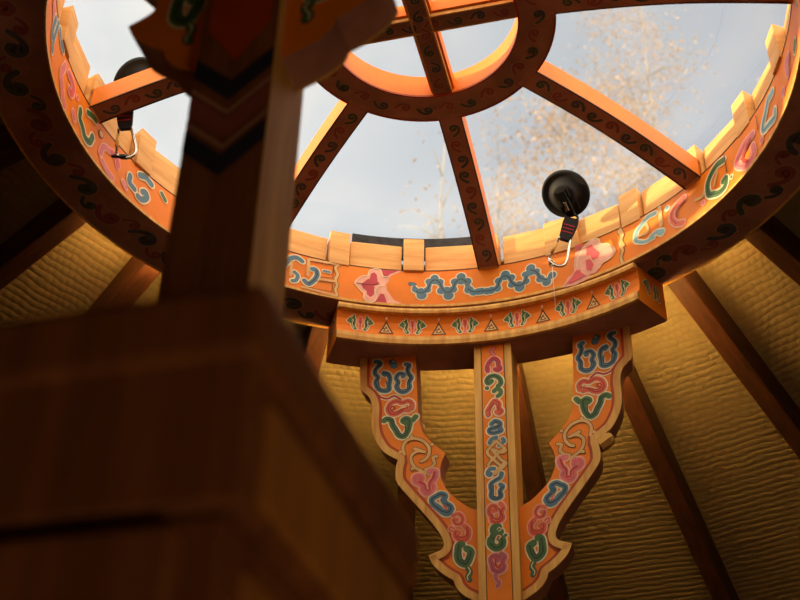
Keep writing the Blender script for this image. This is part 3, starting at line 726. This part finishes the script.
for a0, a1, lab in ((-57.5, -39, 'short warm light strip on the outer edge of the wheel, beside the left rafters'), (47.5, 56.5, 'short warm light strip on the outer edge of the wheel, right of the curved beam')):
    s_ = MB(); rings = []
    for i in range(13):
        az = R(a0+(a1-a0)*i/12)
        rings.append([Vector((r*math.sin(az), r*math.cos(az), z)) for r, z in ((.7115, .012), (.7115, .021), (.7140, .021), (.7140, .012))])
    s_.loft(rings, 'led_soft')
    tag(s_.build('light_strip', None, (CX, CY, CZ)), lab, 'light')
# ================================================================ suction hooks and carabiners
def hook(az, r, z, tilt, lean, lab, lab2):
    h = empty('suction_hook', Vector((CX, CY, CZ)) + pol(r, az, z), 0)
    tag(h, lab, 'hook')
    yaw = -R(az)
    M_ = Matrix.Rotation(yaw, 4, 'Z') @ Matrix.Rotation(-R(tilt), 4, 'X')   # local -z looks down and inwards
    fn = lambda v: M_ @ v
    c = MB(); c.lathe([(.0005, .004), (.046, .006), (.050, .001), (.049, -.003), (.045, -.004), (.040, .0), (.028, -.004), (.0245, -.016), (.021, -.018), (.0005, -.018)], 'black_rubber', 44, fn)
    c.build('cup', h)
    l = MB()
    l.box(-.009, .009, -.012, .043, -.027, -.017, 'black_plastic', fn); l.box(-.014, .014, -.014, .005, -.024, -.012, 'black_plastic', fn)
    for s in (-1, 1): l.box(s*.017-.002, s*.017+.002, .012, .036, -.012, -.003, 'black_plastic', fn)
    l.box(-.003, .003, .010, .030, -.0285, -.0265, 'steel', fn)
    l.build('lever', h, bevel=.0012)
    a = M_ @ Vector((0, .043, -.021))
    rg = MB(); rg.tube([a + Vector((.012*math.cos(2*PI*i/16), 0, .008*math.sin(2*PI*i/16)-.004)) for i in range(16)], .0025, 'black_plastic', closed=True)
    rg.build('ring', h)
    top = a + Vector((0, 0, -.008)); s = MB()
    dirv = Vector(lean).normalized(); side = dirv.cross(Vector((0, 1, 0))).normalized(); dep = dirv.cross(side)
    secs = []
    for t, w in ((0, .014), (.014, .0155), (.050, .0125), (.058, .008)):
        p = top + dirv*t; secs.append([p-side*w-dep*.004, p+side*w-dep*.004, p+side*w+dep*.004, p-side*w+dep*.004])
    s.loft(secs, 'webbing')
    for t in (.020, .029, .038):
        for e in (-1, 1):
            p = top + dirv*t + dep*e*.0042; vs = [p-side*.011, p+side*.011, p+side*.011+dirv*.0025, p-side*.011+dirv*.0025]
            s.add(vs + [v+dep*e*.0006 for v in vs], [(0, 1, 2, 3), (4, 5, 6, 7), (0, 1, 5, 4), (2, 3, 7, 6), (1, 2, 6, 5), (0, 3, 7, 4)], 'red_thread')
    s.build('strap', h)
    # carabiner
    p0 = top + dirv*.056
    cw = h.location + p0
    k = empty('carabiner', cw); tag(k, lab2, 'carabiner')
    def q(u, v): return (dirv*v + side*u)*1.3
    pts = []
    for i in range(9): a_ = PI + PI*i/8; pts.append(q(.009*math.cos(a_), .002+.009*math.sin(a_)*.8))
    pts += [q(.0105, .012), q(.014, .034)]
    for i in range(9): a_ = PI*i/8; pts.append(q(.001+.013*math.cos(a_), .042+.011*math.sin(a_)))
    b = MB(); b.tube(pts, .003, 'steel', 8); b.build('frame', k)
    g = MB(); g.tube([q(-.009, .002), q(-.0125, .042)], .0022, 'steel', 8); g.tube([q(-.0097, .010), q(-.0118, .032)], .0034, 'pine', 8); g.build('gate', k)
    return h, k, cw + q(-.006, .050), side, dirv
h1, k1, e1, sd, dv = hook(34.6, .532, .172, 38, (-.34, 0, -1), 'black suction hook with red stitched strap, right of the centre spoke',
              'steel carabiner hanging in front of the pink painted flower')
h2, k2, e2, sd2, dv2 = hook(-72.0, .545, .184, 42, (.16, .05, -1), 'black suction hook with red stitched strap, beside the upper left spoke',
              'steel carabiner holding a black ring at the upper left')
cd = MB()
kn = e1 - Vector((0, 0, .0))
cd.tube([kn + Vector((.005*math.cos(2*PI*i/12), .002*math.sin(4*PI*i/12), .007*math.sin(2*PI*i/12))) for i in range(12)], .0018, 'steel', closed=True)
cd.tube([kn + Vector((0, 0, -.006)), kn + Vector((0, -.001, -.05)), kn + Vector((.001, -.002, -.115))], .0007, 'cord_white', 6)
o = cd.build('cord'); tag(o, 'thin pale cord hanging from the carabiner across the curved beam', 'cord')
rg = MB(); rg.tube([e2 + Vector((.012*math.cos(2*PI*i/20)-.004, .006*math.sin(2*PI*i/20), .007*math.sin(2*PI*i/20)+.002)) for i in range(20)], .0028, 'black_plastic', closed=True)
o = rg.build('ring'); tag(o, 'small black ring hanging in the carabiner at the upper left', 'ring')

# ================================================================ cabinet close to the viewer
CAZ = 16.0; KS = .42/.46
CF = Vector((-.06423*KS, .45549*KS, 1.35+.33436*KS))          # its upper front right corner
cab = empty('cabinet', (CF.x, CF.y, 0), -R(CAZ))
tag(cab, 'tall dark wooden cabinet with panelled side, blurred close to the viewer', 'cabinet')
Wd, Dp, Ht = .62, .262, CF.z
b = MB(); b.box(-Wd+.012, -.012, .012, Dp, 0, Ht-.112*KS, 'dark_wood'); b.build('body', cab, bevel=.002)
b = MB(); b.box(-Wd+.003, -.003, .003, Dp, Ht-.110*KS, Ht-.03, 'dark_wood'); b.build('frieze', cab, bevel=.002)
b = MB(); b.box(-Wd-.002, .002, -.002, Dp+.002, Ht-.040*KS, Ht, 'dark_wood'); b.build('top', cab, bevel=.006)
b = MB(); z0, z1 = Ht-.104*KS, Ht-.054*KS
b.box(-.004, .0005, .022, Dp-.03, z0, z1, 'panel_wood'); b.build('side_panel', cab, bevel=.001)
b = MB(); b.box(-.014, -.0095, .035, Dp-.03, .12, Ht-.128*KS, 'panel_wood'); b.build('side_panel', cab, bevel=.001)
for x0, x1 in ((-.31, -.026), (-.596, -.312)):
    d = MB(); d.box(x0, x1, -.002, .0115, .08, Ht-.122*KS, 'dark_wood')
    dr = d.build('door', cab, bevel=.002)
    d = MB(); d.box(x0+.05, x1-.012, -.004, -.0015, .14, Ht-.17*KS, 'panel_wood'); d.build('panel', dr, bevel=.001)
    d = MB(); xc = -.325 if x1 < -.3 else -.297
    d.lathe([(.0005, 0), (.004, 0), (.004, .008), (.009, .012), (.009, .018), (.0005, .022)], 'steel', 16, lambda v: Vector((xc+v.x, -.002-v.z, 1.0+v.y))); d.build('knob', dr)
b = MB(); b.box(-Wd+.02, -.02, .02, Dp-.01, 0, .06, 'dark_wood'); b.build('plinth', cab)

# ================================================================ birches beyond the cover
def birch(az, dist, h, crown_z, cr, nleaf, lab, lean=0, rr=.055):
    a = R(az); base = Vector((dist*math.sin(a), dist*math.cos(a), -.12))
    t = empty('birch_tree', base); tag(t, lab, 'tree', 'birches outside')
    rnd = random.Random(int(az*31)+5)
    tr = MB(); pts = [Vector((lean*(i/10)**2 + .06*math.sin(i*1.3), .05*math.cos(i), h*i/10)) for i in range(11)]
    tr.tube(pts, [rr*(1-.085*i) for i in range(11)], 'bark', 8)
    tips = []
    for i in range(26):
        z = crown_z*.75 + (h-crown_z*.75)*rnd.random()**.9; f_ = z/h; k = min(9, int(f_*10)); p = pts[k].lerp(pts[k+1], f_*10-k)
        d = rnd.uniform(0, 2*PI); ln = cr*(1.15-f_*.6)*rnd.uniform(.6, 1.1)
        e = p + Vector((math.cos(d)*ln, math.sin(d)*ln, ln*rnd.uniform(.3, .9))); m_ = p.lerp(e, .5)+Vector((0, 0, .1*ln))
        tr.tube([p, m_, e], [.014, .009, .004], 'bark', 5); tips += [m_, e, p.lerp(e, .75)]
    tr.build('trunk', t)
    if nleaf:
        fo_ = MB()
        for i in range(nleaf):
            c = rnd.choice(tips) + Vector((rnd.gauss(0, .26), rnd.gauss(0, .26), rnd.gauss(0, .3)))
            u = Vector((rnd.gauss(0, 1), rnd.gauss(0, 1), rnd.gauss(0, 1))).normalized(); v = u.orthogonal().normalized()
            s = rnd.uniform(.026, .05)
            fo_.add([c-u*s, c+v*s*.6, c+u*s, c-v*s*.6], [(0, 1, 2, 3)], 'leaf')
        fo_.build('foliage', t)
birch(16.2, 14, 17.6, 12.3, 1.5, 12000, 'tan leaved birch seen through the cover between the two right spokes')
birch(10.2, 12, 13.2, 9.0, .9, 6000, 'slender pale birch rising behind the right suction hook')
birch(6.0, 17, 17.0, 12.5, 1.0, 3000, 'thin birch just right of the centre spoke')
birch(2.6, 13.0, 13.8, 10.6, .8, 300, 'almost bare white birch left of the centre spoke', rr=.06)
birch(24.5, 20, 19.5, 14.5, 1.4, 5000, 'small tan birch beyond the right hand boards')

# ================================================================ light
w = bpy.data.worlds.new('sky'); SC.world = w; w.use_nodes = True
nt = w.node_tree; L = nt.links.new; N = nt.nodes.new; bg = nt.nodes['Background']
tc = N('ShaderNodeTexCoord'); sp = N('ShaderNodeSeparateXYZ'); L(tc.outputs['Generated'], sp.inputs[0])
mr = N('ShaderNodeMapRange'); mr.inputs['From Min'].default_value = -.35; mr.inputs['From Max'].default_value = .30
L(sp.outputs[0], mr.inputs[0])
cr = N('ShaderNodeValToRGB'); cr.color_ramp.elements[0].color = (.60, .68, .74, 1); cr.color_ramp.elements[1].color = (.29, .34, .42, 1)
L(mr.outputs[0], cr.inputs[0])
no = N('ShaderNodeTexNoise'); no.inputs['Scale'].default_value = 3; no.inputs['Detail'].default_value = 5; L(tc.outputs['Generated'], no.inputs[0])
m3 = N('ShaderNodeMapRange'); m3.inputs['From Min'].default_value = .35; m3.inputs['From Max'].default_value = .7; m3.inputs['To Min'].default_value = .92; m3.inputs['To Max'].default_value = 1.12
L(no.outputs[0], m3.inputs[0])
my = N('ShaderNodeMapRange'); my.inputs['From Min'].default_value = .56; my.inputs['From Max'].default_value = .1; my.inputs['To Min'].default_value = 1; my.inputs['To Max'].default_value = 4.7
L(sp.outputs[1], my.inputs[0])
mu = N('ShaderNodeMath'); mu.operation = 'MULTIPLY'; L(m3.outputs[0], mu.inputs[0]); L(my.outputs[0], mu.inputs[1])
wm = N('ShaderNodeMix'); wm.data_type = 'RGBA'; wf_ = N('ShaderNodeMapRange'); wf_.inputs['From Min'].default_value = .56; wf_.inputs['From Max'].default_value = .2
L(sp.outputs[1], wf_.inputs[0]); L(wf_.outputs[0], wm.inputs[0]); L(cr.outputs[0], wm.inputs[6]); wm.inputs[7].default_value = (.72, .62, .46, 1)
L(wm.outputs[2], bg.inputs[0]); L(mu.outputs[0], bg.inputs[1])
sun = bpy.data.lights.new('sun', 'SUN'); sun.energy = 9; sun.angle = R(1.0); sun.color = (1, .72, .38)
so = bpy.data.objects.new('sun', sun); COL.objects.link(so)
SAZ, SEL = R(-88), R(9.5)
sv = Vector((math.sin(SAZ)*math.cos(SEL), math.cos(SAZ)*math.cos(SEL), math.sin(SEL)))
so.rotation_euler = sv.to_track_quat('Z', 'Y').to_euler(); so.location = (-6, CY, 5)

lm = bpy.data.lights.new('added_fill', 'POINT'); lm.energy = 13; lm.color = (1, .78, .52); lm.shadow_soft_size = .15  # unseen fill light added to lift the dark undersides and cabinet, not a lamp
lo = bpy.data.objects.new('added_fill', lm); COL.objects.link(lo); lo.location = (.70, -.5, .5)
# ================================================================ camera
cam = bpy.data.cameras.new('camera'); co = bpy.data.objects.new('camera', cam); COL.objects.link(co)
cam.sensor_width = 36; cam.lens = 54; cam.clip_start = .02; cam.clip_end = 300
th, ro = .620061336, .0235777605
fw = Vector((0, math.cos(th), math.sin(th))); rt = Vector((1, 0, 0)); up = rt.cross(fw)
r2 = rt*math.cos(ro) + up*math.sin(ro); u2 = -rt*math.sin(ro) + up*math.cos(ro)
m = Matrix((r2, u2, -fw)).transposed().to_4x4(); m.translation = CAM
co.matrix_world = m
cam.dof.use_dof = True; cam.dof.focus_distance = 2.35; cam.dof.aperture_fstop = 6.5
SC.camera = co
SC.view_settings.view_transform = 'Standard'; SC.view_settings.look = 'None'; SC.view_settings.gamma = 1
SC.view_settings.exposure = 0.0
SC.cycles.max_bounces = 14; SC.cycles.diffuse_bounces = 8; SC.cycles.transparent_max_bounces = 12
SC.cycles.sample_clamp_indirect = 6
